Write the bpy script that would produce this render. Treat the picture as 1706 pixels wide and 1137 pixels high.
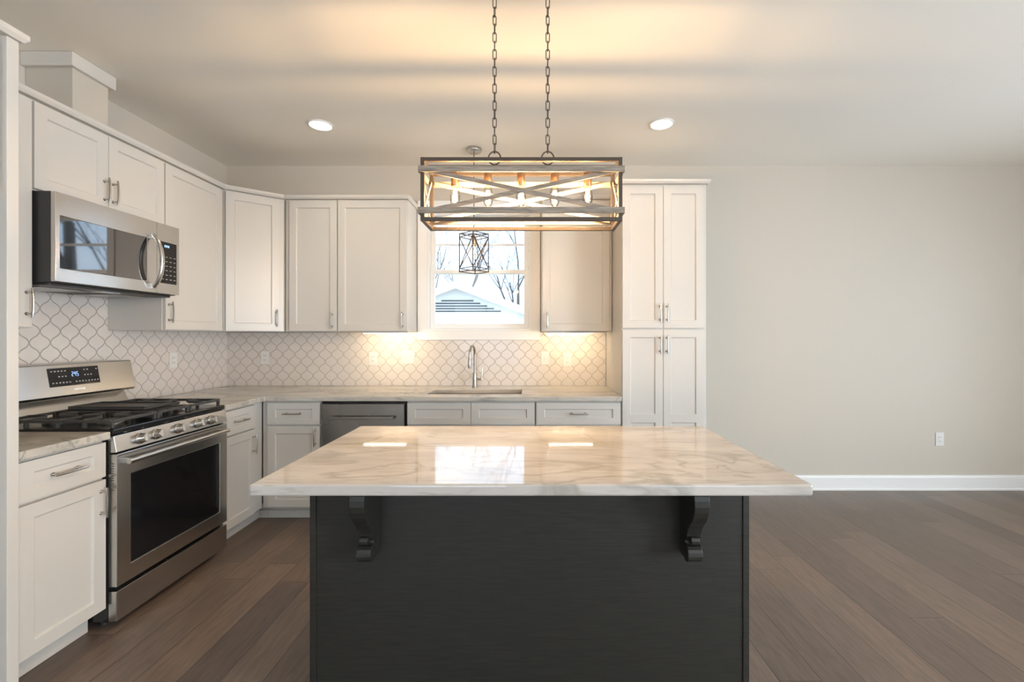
import bpy, bmesh, math, random
from mathutils import Vector, Matrix
for o in list(bpy.data.objects): bpy.data.objects.remove(o)
S = bpy.context.scene
COL = S.collection
R90 = math.pi/2
# ------------------------------------------------------------------ camera
cam = bpy.data.cameras.new('camera'); co = bpy.data.objects.new('camera', cam); COL.objects.link(co)
co.location = (0, 0, 1.35); co.rotation_euler = (R90, 0, 0)
cam.sensor_width = 36; cam.lens = 36*750/1706
cam.shift_x = -32/1706; cam.shift_y = -8.5/1706
cam.clip_start = 0.05; cam.clip_end = 300
S.camera = co
# ------------------------------------------------------------------ world, exposure
S.view_settings.view_transform = 'Standard'; S.view_settings.look = 'None'
S.view_settings.gamma = 1; S.view_settings.use_curve_mapping = False
S.view_settings.exposure = 0.2
W = bpy.data.worlds.new('sky'); S.world = W; W.use_nodes = True
nt = W.node_tree; nt.nodes.clear()
wo = nt.nodes.new('ShaderNodeOutputWorld'); bg = nt.nodes.new('ShaderNodeBackground')
tc = nt.nodes.new('ShaderNodeTexCoord'); cl = nt.nodes.new('ShaderNodeTexNoise'); cr = nt.nodes.new('ShaderNodeValToRGB')
cl.inputs['Scale'].default_value = 2.2; cl.inputs['Detail'].default_value = 5
cr.color_ramp.elements[0].position = .38; cr.color_ramp.elements[0].color = (.45, .68, 1, 1)
cr.color_ramp.elements[1].position = .62; cr.color_ramp.elements[1].color = (.86, .94, 1, 1)
nt.links.new(tc.outputs['Generated'], cl.inputs['Vector']); nt.links.new(cl.outputs['Fac'], cr.inputs['Fac'])
nt.links.new(cr.outputs['Color'], bg.inputs['Color']); nt.links.new(bg.outputs[0], wo.inputs[0])
bg.inputs['Strength'].default_value = 3.1

def area(name, loc, rot, sx, sy, energy, color, spread=math.pi):
    l = bpy.data.lights.new(name, 'AREA'); l.shape = 'RECTANGLE'; l.size = sx; l.size_y = sy
    l.energy = energy; l.color = color; l.spread = spread
    o = bpy.data.objects.new(name, l); o.location = loc; o.rotation_euler = rot; COL.objects.link(o); return o
DAY = (.86, .93, 1.0); WARM = (1.0, .76, .50)
# added fill area lights, cool as daylight, set in invented rear and right openings
area('fill_rear', (-1.2, -3.92, 1.45), (R90+.6, 0, 0), 1.8, 1.7, 32, DAY)
area('fill_rear', (2.6, -3.92, 1.45), (R90+.6, 0, 0), 1.8, 1.7, 12, DAY)
area('fill_right_far', (4.90, 1.9, 1.15), (R90, 0, R90), 1.9, 2.0, 26, DAY)  # added fill from the right, no known door there
area('fill_right_near', (4.90, -1.7, 1.35), (R90+.5, 0, R90), 1.7, 1.7, 310, DAY)  # added main fill, tilted up to lift left cabinets and ceiling

# ------------------------------------------------------------------ materials
def mat(name, col, rough=.5, metal=0., bump=0., bscale=200., spec=.5, coat=0., emit=None, es=0.):
    m = bpy.data.materials.new(name); m.use_nodes = True; n = m.node_tree; b = n.nodes['Principled BSDF']
    b.inputs['Base Color'].default_value = (*col, 1); b.inputs['Roughness'].default_value = rough
    b.inputs['Metallic'].default_value = metal; b.inputs['Specular IOR Level'].default_value = spec
    b.inputs['Coat Weight'].default_value = coat
    if emit: b.inputs['Emission Color'].default_value = (*emit, 1); b.inputs['Emission Strength'].default_value = es
    t = n.nodes.new('ShaderNodeTexCoord'); ns = n.nodes.new('ShaderNodeTexNoise'); ns.inputs['Scale'].default_value = bscale
    n.links.new(t.outputs['Object'], ns.inputs['Vector'])
    if bump:
        bp = n.nodes.new('ShaderNodeBump'); bp.inputs['Strength'].default_value = bump; bp.inputs['Distance'].default_value = .002
        n.links.new(ns.outputs['Fac'], bp.inputs['Height']); n.links.new(bp.outputs[0], b.inputs['Normal'])
    else:
        mr = n.nodes.new('ShaderNodeMapRange'); mr.inputs['To Min'].default_value = max(0, rough-.03); mr.inputs['To Max'].default_value = rough+.03
        n.links.new(ns.outputs['Fac'], mr.inputs['Value']); n.links.new(mr.outputs[0], b.inputs['Roughness'])
    return m
class G:   # small node-graph helper
    def __init__(s, m): s.n = m.node_tree; s.b = s.n.nodes['Principled BSDF']; s.tc = s.n.nodes.new('ShaderNodeTexCoord')
    def m(s, op, a, b=None, c=None):
        d = s.n.nodes.new('ShaderNodeMath'); d.operation = op
        for i, v in enumerate((a, b, c)):
            if v is None: continue
            if isinstance(v, (int, float)): d.inputs[i].default_value = v
            else: s.n.links.new(v, d.inputs[i])
        return d.outputs[0]
    def node(s, t, **k):
        d = s.n.nodes.new(t)
        for a, v in k.items(): setattr(d, a, v)
        return d
    def l(s, a, b): s.n.links.new(a, b)
    def ramp(s, f, stops):
        d = s.n.nodes.new('ShaderNodeValToRGB'); e = d.color_ramp.elements
        while len(e) < len(stops): e.new(.5)
        for i, (p, c) in enumerate(stops): e[i].position = p; e[i].color = (*c, 1) if len(c) == 3 else c
        s.l(f, d.inputs['Fac']); return d.outputs['Color']
    def mix(s, f, a, b, mode='MIX'):
        d = s.n.nodes.new('ShaderNodeMix'); d.data_type = 'RGBA'; d.blend_type = mode
        for k, v in ((0, f), (6, a), (7, b)):
            if isinstance(v, (int, float)): d.inputs[k].default_value = v
            elif isinstance(v, tuple): d.inputs[k].default_value = (*v, 1)
            else: s.l(v, d.inputs[k])
        return d.outputs[2]
    def noise(s, vec, scale, detail=4, dist=0., sc=(1, 1, 1), rot=(0, 0, 0)):
        mp = s.n.nodes.new('ShaderNodeMapping'); mp.inputs['Scale'].default_value = sc; mp.inputs['Rotation'].default_value = rot
        s.l(vec, mp.inputs['Vector'])
        d = s.n.nodes.new('ShaderNodeTexNoise'); d.inputs['Scale'].default_value = scale; d.inputs['Detail'].default_value = detail
        d.inputs['Distortion'].default_value = dist; s.l(mp.outputs[0], d.inputs['Vector']); return d.outputs['Fac']
    def bump(s, h, st, dist=.002):
        d = s.n.nodes.new('ShaderNodeBump'); d.inputs['Strength'].default_value = st; d.inputs['Distance'].default_value = dist
        s.l(h, d.inputs['Height']); s.l(d.outputs[0], s.b.inputs['Normal'])

M = {}
M['wall'] = mat('painted_wall', (.585, .535, .46), .6, bump=.15, bscale=350)
M['ceiling'] = mat('ceiling_paint', (.87, .835, .765), .75, bump=.15, bscale=300)
M['trim'] = mat('white_trim', (.84, .84, .83), .35)
M['cab'] = mat('white_cabinet_paint', (.63, .603, .557), .32)
M['nickel'] = mat('brushed_nickel', (.50, .47, .43), .25, 1)
M['black'] = mat('black_enamel', (.012, .012, .013), .18)
M['iron'] = mat('cast_iron', (.055, .052, .049), .42, bump=.4, bscale=500)
M['blackglass'] = mat('dark_glass', (.010, .010, .012), .03, spec=1., coat=1.)
M['blackglass'].node_tree.nodes['Principled BSDF'].inputs['Coat IOR'].default_value = 1.8
M['darkplastic'] = mat('dark_plastic', (.03, .03, .03), .4)
M['plastic'] = mat('white_plastic', (.74, .73, .70), .35)
M['slot'] = mat('outlet_slot', (.06, .055, .05), .5)
M['burnermetal'] = mat('burner_ring', (.16, .15, .14), .4, 1)
M['panelglass'] = mat('black_control_glass', (.010, .010, .011), .08, spec=.35)
M['bulbmetal'] = mat('aged_copper', (.42, .24, .13), .32, 1)
M['frame'] = mat('dark_bronze_frame', (.075, .058, .045), .42, .4)
M['vinyl'] = mat('window_vinyl', (.85, .87, .88), .35)
M['lit'] = mat('lamp_diffuser', (1, 1, 1), .5, emit=(1, .90, .74), es=9)
M['strip'] = mat('undercabinet_diffuser', (1, 1, 1), .5, emit=(1, .86, .62), es=9)
M['filament'] = mat('lamp_filament', (1, .8, .5), .5, emit=(1, .72, .38), es=60)
M['digit'] = mat('blue_digits', (.1, .2, .6), .5, emit=(.35, .55, 1), es=1.6)
M['mark'] = mat('grey_marking', (.45, .45, .45), .5)
M['house'] = mat('pale_siding', (.85, .85, .84), .7)
M['louvre'] = mat('grey_gable_siding', (.09, .09, .095), .7)
M['roof'] = mat('pale_roof', (.70, .70, .70), .8)
M['ground'] = mat('winter_lawn', (.42, .40, .33), .9, bump=.5, bscale=20)
M['bark'] = mat('grey_bark', (.22, .19, .17), .85, bump=.6, bscale=30)
M['bark2'] = mat('dark_bark', (.11, .10, .09), .85, bump=.6, bscale=30)
# brushed stainless
def steel(name, col, rough, sc):
    m = mat(name, col, rough, 1); g = G(m)
    f = g.noise(g.tc.outputs['Object'], 60, 3, 0, sc)
    g.l(g.m('MULTIPLY_ADD', f, .12, rough-.06), g.b.inputs['Roughness']); g.bump(f, .015, .001); return m
M['steel'] = steel('brushed_stainless', (.56, .545, .52), .24, (.6, 1, 12))
M['steelv'] = mat('dark_stainless', (.36, .345, .33), .27, 1, bscale=3)
M['sinksteel'] = steel('sink_stainless', (.45, .44, .42), .32, (1, 6, 1))
# weathered wood straps of the chandelier
m = mat('weathered_wood', (.2, .16, .13), .6); g = G(m)
f = g.noise(g.tc.outputs['Object'], 14, 6, .4, (1, 8, 8))
g.l(g.ramp(f, [(.3, (.17, .14, .11)), (.7, (.34, .29, .235))]), g.b.inputs['Base Color']); M['wood'] = m
# stained island
m = mat('espresso_island', (.02, .019, .018), .42); g = G(m)
f = g.noise(g.tc.outputs['Object'], 9, 6, .6, (1, 8, 14)); f2 = g.noise(g.tc.outputs['Object'], 2.2, 3, 0, (1, 1, 1.5))
c = g.mix(f2, g.ramp(f, [(.3, (.0085, .0082, .0068)), (.7, (.030, .028, .0232))]), (.018, .0185, .015))
g.l(c, g.b.inputs['Base Color']); g.bump(f, .12); M['island'] = m
# stone
def stone(name, ca, cb, vein, rough=.045, seed=0.):
    m = mat(name, ca, rough); g = G(m); o = g.tc.outputs['Object']
    mp = g.node('ShaderNodeMapping'); mp.inputs['Location'].default_value = (seed, seed*.7, 0); g.l(o, mp.inputs['Vector']); v = mp.outputs[0]
    base = g.noise(v, 2.0, 6, .7, (1, 2.6, 2.6), (0, 0, .12))
    c = g.ramp(base, [(.28, cb), (.52, ca), (.75, tuple(min(1, x*1.08) for x in ca))])
    w = g.noise(v, 1.5, 8, 1.6, (1, 2.2, 2.2), (0, 0, .25))
    line = g.m('SUBTRACT', 1., g.m('MINIMUM', g.m('MULTIPLY', g.m('ABSOLUTE', g.m('SUBTRACT', w, .5)), 30.), 1.))
    gate = g.m('MULTIPLY', line, g.m('MINIMUM', g.m('MAXIMUM', g.m('MULTIPLY_ADD', g.noise(v, 1.1, 2), 5., -2.3), 0.), .62))
    c = g.mix(gate, c, vein)
    streak = g.noise(v, 5.5, 8, .9, (1, 8, 8), (0, 0, .06))
    sg = g.m('MINIMUM', g.m('MAXIMUM', g.m('MULTIPLY_ADD', streak, 5., -2.75), 0.), .55)
    c = g.mix(sg, c, tuple(.5*a+.5*b for a, b in zip(cb, vein)))
    g.l(c, g.b.inputs['Base Color']); return m
M['stone'] = stone('veined_quartzite', (.495, .46, .43), (.38, .352, .325), (.25, .24, .20))
M['stone2'] = stone('veined_quartzite_perimeter', (.56, .52, .46), (.36, .34, .30), (.17, .18, .15), .08, 3.1)
# arabesque tile; axis 0 -> x,z  axis 1 -> y,z
def tile(name, ax):
    m = mat(name, (.6, .56, .52), .12); g = G(m)
    sp = g.node('ShaderNodeSeparateXYZ'); g.l(g.tc.outputs['Object'], sp.inputs[0])
    x = g.m('DIVIDE', sp.outputs[ax], .106); z = g.m('DIVIDE', sp.outputs[2], .125)
    u = g.m('ADD', x, z); v = g.m('SUBTRACT', x, z)
    tp = 2*math.pi; A = .055
    d1 = g.m('PINGPONG', g.m('ADD', u, g.m('MULTIPLY', g.m('SINE', g.m('MULTIPLY', v, tp)), A)), .5)
    d2 = g.m('PINGPONG', g.m('ADD', v, g.m('MULTIPLY', g.m('SINE', g.m('MULTIPLY', u, tp)), A)), .5)
    d = g.m('MINIMUM', d1, d2)
    k = g.m('SMOOTH_MIN', g.m('MULTIPLY', d, 22.), 1., .2)
    fac = g.m('MINIMUM', g.m('MAXIMUM', g.m('MULTIPLY_ADD', d, 60., -1.1), 0.), 1.)
    cell = g.node('ShaderNodeTexNoise'); cell.inputs['Scale'].default_value = 6; g.l(g.tc.outputs['Object'], cell.inputs['Vector'])
    c = g.mix(cell.outputs['Fac'], (.74, .675, .61), (.68, .63, .585))
    g.l(g.mix(fac, (.40, .35, .31), c), g.b.inputs['Base Color'])
    wob = g.noise(g.tc.outputs['Object'], 26, 2)
    g.bump(g.m('ADD', k, g.m('MULTIPLY', wob, .35)), .5, .0025)
    g.l(g.m('MULTIPLY_ADD', fac, -.45, .6), g.b.inputs['Roughness'])
    return m
M['tileb'] = tile('arabesque_tile_back', 0); M['tilel'] = tile('arabesque_tile_left', 1)
# plank floor
m = mat('dark_plank_floor', (.1, .08, .07), .3); g = G(m)
sp = g.node('ShaderNodeSeparateXYZ'); g.l(g.tc.outputs['Object'], sp.inputs[0])
PW = .168; PL = 1.35
rx = g.m('DIVIDE', g.m('ADD', sp.outputs[0], 1.048+20*PW), PW); row = g.m('FLOOR', rx)
wn = g.node('ShaderNodeTexWhiteNoise', noise_dimensions='1D'); g.l(row, wn.inputs['W'])
ry = g.m('ADD', g.m('DIVIDE', sp.outputs[1], PL), g.m('MULTIPLY', wn.outputs['Value'], 7.3)); idx = g.m('FLOOR', ry)
cb = g.node('ShaderNodeCombineXYZ'); g.l(row, cb.inputs[0]); g.l(idx, cb.inputs[1])
wn2 = g.node('ShaderNodeTexWhiteNoise', noise_dimensions='2D'); g.l(cb.outputs[0], wn2.inputs['Vector'])
pc = g.ramp(wn2.outputs['Value'], [(0, (.076, .060, .051)), (.35, (.086, .067, .056)), (.7, (.096, .074, .061)), (1, (.112, .086, .069))])
cb2 = g.node('ShaderNodeCombineXYZ'); g.l(g.m('ADD', sp.outputs[0], g.m('MULTIPLY', wn2.outputs['Value'], 9.)), cb2.inputs[0]); g.l(sp.outputs[1], cb2.inputs[1])
gr = g.noise(cb2.outputs[0], 6, 7, .8, (9, 1, 1))
pc = g.mix(.55, pc, g.ramp(gr, [(.3, (.26, .25, .24)), (.7, (.86, .83, .80))]), 'MULTIPLY')
pc = g.mix(1., pc, (2.2, 2.12, 2.05), 'MULTIPLY')
ex = g.m('MULTIPLY', g.m('PINGPONG', rx, .5), PW); ey = g.m('MULTIPLY', g.m('PINGPONG', ry, .5), PL)
e = g.m('MINIMUM', ex, ey); fe = g.m('MINIMUM', g.m('DIVIDE', e, .0022), 1.)
g.l(g.mix(fe, (.022, .017, .014), pc), g.b.inputs['Base Color'])
g.bump(g.m('ADD', g.m('MINIMUM', g.m('DIVIDE', e, .004), 1.), g.m('MULTIPLY', gr, .25)), .5, .002)
g.l(g.m('MULTIPLY_ADD', gr, .18, .27), g.b.inputs['Roughness']); M['floor'] = m
# clear glass: mostly see-through, with a reflection
def glass(name, tint, fr):
    m = bpy.data.materials.new(name); m.use_nodes = True; n = m.node_tree; n.nodes.clear()
    out = n.nodes.new('ShaderNodeOutputMaterial'); tr = n.nodes.new('ShaderNodeBsdfTransparent'); gl = n.nodes.new('ShaderNodeBsdfGlossy')
    mx = n.nodes.new('ShaderNodeMixShader'); lw = n.nodes.new('ShaderNodeFresnel'); lw.inputs[0].default_value = fr
    tr.inputs[0].default_value = (*tint, 1); gl.inputs['Roughness'].default_value = .02
    n.links.new(lw.outputs[0], mx.inputs[0]); n.links.new(tr.outputs[0], mx.inputs[1]); n.links.new(gl.outputs[0], mx.inputs[2]); n.links.new(mx.outputs[0], out.inputs[0])
    return m
M['glass'] = glass('window_glass', (.97, .98, .98), 1.25); M['bulb'] = glass('bulb_glass', (1, .97, .92), 1.12)

# ------------------------------------------------------------------ mesh helpers
def box(bm, x0, x1, y0, y1, z0, z1):
    vs = [bm.verts.new((x, y, z)) for z in (z0, z1) for y in (y0, y1) for x in (x0, x1)]
    for q in ((0, 2, 3, 1), (4, 5, 7, 6), (0, 1, 5, 4), (2, 6, 7, 3), (0, 4, 6, 2), (1, 3, 7, 5)):
        bm.faces.new([vs[i] for i in q])
def prism(bm, pts, axis, a, b):   # polygon pts extruded along axis from a to b
    def P(p, t):
        if axis == 0: return (t, p[0], p[1])
        if axis == 1: return (p[0], t, p[1])
        return (p[0], p[1], t)
    A = [bm.verts.new(P(p, a)) for p in pts]; B = [bm.verts.new(P(p, b)) for p in pts]
    n = len(pts); bm.faces.new(A); bm.faces.new(B[::-1])
    for i in range(n): bm.faces.new((A[i], A[(i+1) % n], B[(i+1) % n], B[i]))
def tube(bm, pts, r, seg=10, closed=False, flat=None):
    pts = [Vector(p) for p in pts]; n = len(pts); rings = []
    up = None
    for i, p in enumerate(pts):
        if closed: d = pts[(i+1) % n]-pts[i-1]
        else: d = pts[min(i+1, n-1)]-pts[max(i-1, 0)]
        d.normalize()
        if up is None:
            up = Vector((0, 0, 1)) if abs(d.z) < .9 else Vector((1, 0, 0))
        s = d.cross(up).normalized(); up = s.cross(d).normalized()
        rr = r[i] if isinstance(r, (list, tuple)) else r
        fl = flat or 1.
        rings.append([bm.verts.new(p+s*math.cos(a)*rr+up*math.sin(a)*rr*fl) for a in (2*math.pi*k/seg for k in range(seg))])
    for i in range(n if closed else n-1):
        A, B = rings[i], rings[(i+1) % n]
        for k in range(seg): bm.faces.new((A[k], A[(k+1) % seg], B[(k+1) % seg], B[k]))
    if not closed: bm.faces.new(rings[0][::-1]); bm.faces.new(rings[-1])
def lathe(bm, prof, c, axis='z', seg=24):   # prof (r, h) list about centre c
    rings = []
    for r, h in prof:
        r = max(r, .0004); ring = []
        for k in range(seg):
            a = 2*math.pi*k/seg; u, v = r*math.cos(a), r*math.sin(a)
            p = (u, v, h) if axis == 'z' else ((u, h, v) if axis == 'y' else (h, u, v))
            ring.append(bm.verts.new((c[0]+p[0], c[1]+p[1], c[2]+p[2])))
        rings.append(ring)
    for A, B in zip(rings, rings[1:]):
        for k in range(seg): bm.faces.new((A[k], A[(k+1) % seg], B[(k+1) % seg], B[k]))
    bm.faces.new(rings[0][::-1]); bm.faces.new(rings[-1])
def bar(bm, a, b, w, t, side=None):   # rectangular bar from a to b; w along side, t the other way
    a, b = Vector(a), Vector(b); d = (b-a).normalized()
    s = Vector(side) if side else (Vector((0, 1, 0)) if abs(d.y) < .9 else Vector((1, 0, 0)))
    s = (s-d*s.dot(d)).normalized(); u = d.cross(s)
    V = [bm.verts.new(p+s*i*w/2+u*j*t/2) for p in (a, b) for i, j in ((-1, -1), (1, -1), (1, 1), (-1, 1))]
    for q in ((0, 1, 2, 3), (7, 6, 5, 4), (0, 4, 5, 1), (1, 5, 6, 2), (2, 6, 7, 3), (3, 7, 4, 0)): bm.faces.new([V[i] for i in q])
def obj(name, bm, m, parent=None, bevel=0., smooth=False, seg=2):
    bmesh.ops.recalc_face_normals(bm, faces=bm.faces)
    me = bpy.data.meshes.new(name); bm.to_mesh(me); bm.free(); me.materials.append(M[m] if isinstance(m, str) else m)
    if smooth:
        for p in me.polygons: p.use_smooth = True
        me.set_sharp_from_angle(angle=math.radians(40))
    o = bpy.data.objects.new(name, me); COL.objects.link(o)
    if parent: o.parent = parent
    if bevel:
        b = o.modifiers.new('bevel', 'BEVEL'); b.width = bevel; b.segments = seg; b.limit_method = 'ANGLE'; b.angle_limit = math.radians(40)
    return o
def tag(o, label=None, cat=None, group=None, kind=None):
    if label: o['label'] = label
    if cat: o['category'] = cat
    if group: o['group'] = group
    if kind: o['kind'] = kind
    return o
def thing(name, label, cat, loc=(0, 0, 0), rz=0., group=None):
    o = bpy.data.objects.new(name, None); COL.objects.link(o); o.empty_display_size = .1
    o.location = loc; o.rotation_euler = (0, 0, rz); return tag(o, label, cat, group)
def NB(): return bmesh.new()
def boxes(name, m, parent, *bs, bevel=0., seg=2):
    bm = NB()
    for b in bs: box(bm, *b)
    return obj(name, bm, m, parent, bevel, seg=seg)
def struct(o): o['kind'] = 'structure'; return o
def cells(bm, us, vs, filled, w0, w1, axes=(0, 1, 2)):   # slab of grid cells (plan u,v) thickness w, holes allowed
    V = {}
    def vert(i, j, k):
        if (i, j, k) not in V:
            p = [0, 0, 0]; p[axes[0]] = us[i]; p[axes[1]] = vs[j]; p[axes[2]] = (w0, w1)[k]
            V[(i, j, k)] = bm.verts.new(p)
        return V[(i, j, k)]
    nu, nv = len(us)-1, len(vs)-1
    F = lambda i, j: 0 <= i < nu and 0 <= j < nv and filled(i, j)
    for i in range(nu):
        for j in range(nv):
            if not F(i, j): continue
            for k in (0, 1): bm.faces.new([vert(i, j, k), vert(i+1, j, k), vert(i+1, j+1, k), vert(i, j+1, k)])
            for di, dj, a, b in ((-1, 0, (i, j), (i, j+1)), (1, 0, (i+1, j), (i+1, j+1)), (0, -1, (i, j), (i+1, j)), (0, 1, (i, j+1), (i+1, j+1))):
                if not F(i+di, j+dj): bm.faces.new([vert(*a, 0), vert(*b, 0), vert(*b, 1), vert(*a, 1)])

# ------------------------------------------------------------------ setting
WX, BY, CZ, RX, RY = -2.67, 3.947, 2.84, 4.95, -4.0
struct(boxes('floor', 'floor', None, (WX-.15, RX+.15, RY-.15, BY+.13, -.1, 0)))
struct(boxes('ceiling', 'ceiling', None, (WX-.15, RX+.15, RY-.15, BY+.13, CZ, CZ+.1)))
WIN = (-.915, 0.0, 1.392, 2.44)
bm = NB(); cells(bm, [WX-.15, WIN[0], WIN[1], RX+.15], [0, WIN[2], WIN[3], CZ], lambda i, j: not (i == 1 and j == 1), BY, BY+.13, (0, 2, 1)); struct(obj('wall_back', bm, 'wall'))
struct(boxes('wall_left', 'wall', None, (WX-.15, WX, RY, BY, 0, CZ)))
bm = NB(); cells(bm, [RY, -2.6, -.8, .9, 2.9, BY], [0, .02, .5, 2.15, 2.2, CZ], lambda i, j: not (i == 3 and j in (1, 2)) and not (i == 1 and j in (2, 3)), RX, RX+.15, (1, 2, 0)); struct(obj('wall_right', bm, 'wall'))
bm = NB(); cells(bm, [WX-.15, -2.1, -.3, 1.7, 3.5, RX+.15], [0, .6, 2.3, CZ], lambda i, j: not (i in (1, 3) and j == 1), RY-.15, RY, (0, 2, 1)); struct(obj('wall_rear', bm, 'wall'))
def baseboard(name, pts, axis, a, b):
    bm = NB(); prism(bm, pts, axis, a, b); return struct(obj(name, bm, 'trim', None, .0015))
prof = [(BY, 0), (BY-.024, 0), (BY-.024, .014), (BY-.016, .02), (BY-.016, .110), (BY-.010, .128), (BY, .130)]
baseboard('baseboard_back', prof, 0, 1.27, RX-.001)
for a, b in ((RY, .81), (2.99, BY-.03)):
    baseboard('baseboard_right', [(RX-.001, 0), (RX-.016, 0), (RX-.016, .115), (RX-.01, .128), (RX-.001, .13)], 1, a, b)
# window above the sink
wroot = thing('window_1', None, None, (0, 0, 0)); struct(wroot)
CF = BY-.024
bm = NB()
cells(bm, [-.992, WIN[0]+.006, WIN[1]-.006, .079], [1.313, WIN[2]+.006, WIN[3]-.006, 2.53], lambda i, j: not (i == 1 and j == 1), CF, BY-.001, (0, 2, 1))
struct(obj('window_casing', bm, 'trim', wroot, .004))
bm = NB(); x0, x1, z0, z1 = WIN
cells(bm, [x0+.001, x0+.022, x1-.022, x1-.001], [z0+.001, z0+.022, z1-.022, z1-.001], lambda i, j: not (i == 1 and j == 1), BY+.002, BY+.125, (0, 2, 1)); struct(obj('window_frame', bm, 'vinyl', wroot, .003))
def sash(za, zb, ya, yb, mids=()):
    bm = NB(); xa, xb = x0+.023, x1-.023
    cells(bm, [xa, xa+.040, xb-.040, xb], [za, za+.042, zb-.036, zb], lambda i, j: not (i == 1 and j == 1), ya, yb, (0, 2, 1))
    s = struct(obj('window_sash', bm, 'vinyl', wroot, .004))
    struct(boxes('window_glass', 'glass', s, (xa+.04, xb-.04, (ya+yb)/2-.002, (ya+yb)/2+.002, za+.042, zb-.036)))
    for zz in mids: struct(boxes('window_muntin', 'vinyl', s, (xa+.041, xb-.041, ya+.004, yb-.004, zz-.009, zz+.009)))
sash(z0+.023, 1.935, BY+.03, BY+.062)
sash(1.90, z1-.023, BY+.068, BY+.10, (2.166,))
# added rear windows (behind the camera, invented to carry the fill lights)
for k, (a, b) in enumerate(((-2.1, -.3), (1.7, 3.5))):
    w = struct(thing('window_%d' % (k+2), None, None))
    bm = NB(); cells(bm, [a, a+.06, (a+b)/2-.03, (a+b)/2+.03, b-.06, b], [.6, .66, 1.42, 1.48, 2.24, 2.3], lambda i, j: not (i in (1, 3) and j in (1, 3)), RY-.12, RY-.05, (0, 2, 1)); struct(obj('window_frame', bm, 'trim', w))
    struct(boxes('window_glass', 'glass', w, (a+.06, b-.06, RY-.088, RY-.084, .66, 2.24)))
w = struct(thing('window_4', None, None))  # unseen window, added as an opening for the near right fill
bm = NB(); cells(bm, [-2.6, -2.54, -1.73, -1.67, -.86, -.8], [.5, .56, 1.32, 1.38, 2.14, 2.2], lambda i, j: not (i in (1, 3) and j in (1, 3)), RX+.04, RX+.1, (1, 2, 0)); struct(obj('window_frame', bm, 'trim', w))
struct(boxes('window_glass', 'glass', w, (RX+.068, RX+.072, -2.54, -.86, .56, 2.14)))
d = struct(thing('added_door_1', None, None))  # unseen patio door, added around the far right fill
bm = NB(); cells(bm, [.9, .98, 1.86, 1.94, 2.82, 2.9], [.02, .12, 2.07, 2.15], lambda i, j: not (i in (1, 3) and j == 1), RX+.04, RX+.1, (1, 2, 0)); struct(obj('added_door_frame', bm, 'trim', d))
struct(boxes('added_door_glass', 'glass', d, (RX+.068, RX+.072, .98, 2.82, .12, 2.07)))

# tiled backsplash
bm = NB()
box(bm, WX+.0102, -.9925, BY-.010, BY-.0005, .915, 1.379); box(bm, -.9925, .0795, BY-.010, BY-.0005, .915, 1.312); box(bm, .0795, .652, BY-.010, BY-.0005, .915, 1.379)
tag(obj('backsplash', bm, 'tileb'), 'glossy cream arabesque tile backsplash behind the sink under the window', 'backsplash')
tag(boxes('backsplash', 'tilel', None, (WX+.0005, WX+.010, 1.69, BY-.0005, .915, 1.60)), 'cream arabesque tile backsplash on the left wall behind the range', 'backsplash')

# ------------------------------------------------------------------ cabinet parts
def front(bm, x0, x1, z0, z1, sx=.056, opens=None, t=.020, rec=.009, sl=.005):
    if opens is None: opens = [(z0+sx, z1-sx)]
    xs = [x0, x0+sx, x1-sx, x1]; zs = [z0]
    for a, b in opens: zs += [a, b]
    zs.append(z1); n = len(zs)
    F = {(i, j): bm.verts.new((xs[i], 0, zs[j])) for i in range(4) for j in range(n)}
    B = {(i, j): bm.verts.new((xs[i], t, zs[j])) for i in range(4) for j in range(n) if i in (0, 3) or j in (0, n-1)}
    for i in range(3):
        for j in range(n-1):
            q = [F[i, j], F[i+1, j], F[i+1, j+1], F[i, j+1]]
            if i == 1 and j % 2 == 1:
                a, b, c, d = xs[1]+sl, xs[2]-sl, zs[j]+sl, zs[j+1]-sl
                r = [bm.verts.new(p) for p in ((a, rec, c), (b, rec, c), (b, rec, d), (a, rec, d))]
                bm.faces.new(r)
                for k in range(4): bm.faces.new((q[k], q[(k+1) % 4], r[(k+1) % 4], r[k]))
            else: bm.faces.new(q)
    bm.faces.new([B[i, 0] for i in range(4)]+[B[3, j] for j in range(1, n)]+[B[i, n-1] for i in (2, 1, 0)]+[B[0, j] for j in range(n-2, 0, -1)])
    for i in range(3):
        for j in (0, n-1): bm.faces.new((F[i, j], F[i+1, j], B[i+1, j], B[i, j]))
    for j in range(n-1):
        for i in (0, 3): bm.faces.new((F[i, j], F[i, j+1], B[i, j+1], B[i, j]))
def pull(parent, x, z, vert=True, L=.135):
    bm = NB(); h = L/2; pts = []
    for k in range(9):
        s = -1+2*k/8; pts.append((s*h, -.027-.004*(1-s*s)))
    P = [((x, y, z+s) if vert else (x+s, y, z)) for s, y in pts]
    tube(bm, P, [.0042, .0052, .0050, .0050, .0050, .0050, .0050, .0052, .0042], 8)
    for s in (-.72, .72):
        c = (x, 0, z+s*h) if vert else (x+s*h, 0, z)
        lathe(bm, [(.0085, .0005), (.0075, -.003), (.0045, -.006), (.0042, -.028)], c, 'y', 10)
    return tag(obj('handle', bm, 'nickel', parent, 0, True), 'brushed nickel bar pull')
def door(root, x0, x1, z0, z1, hx=None, hz=None, opens=None, name='door', vert=True, sx=.056):
    bm = NB(); front(bm, x0+.0015, x1-.0015, z0+.0015, z1-.0015, sx, opens)
    d = obj(name, bm, 'cab', root, .0012)
    if hx is not None: pull(d, hx, hz, vert)
    return d
def drawer(root, x0, x1, z0, z1, handle=True, name='drawer'):
    return door(root, x0, x1, z0, z1, (x0+x1)/2 if handle else None, (z0+z1)/2, [(z0+.048, z1-.048)], name, False)
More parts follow.
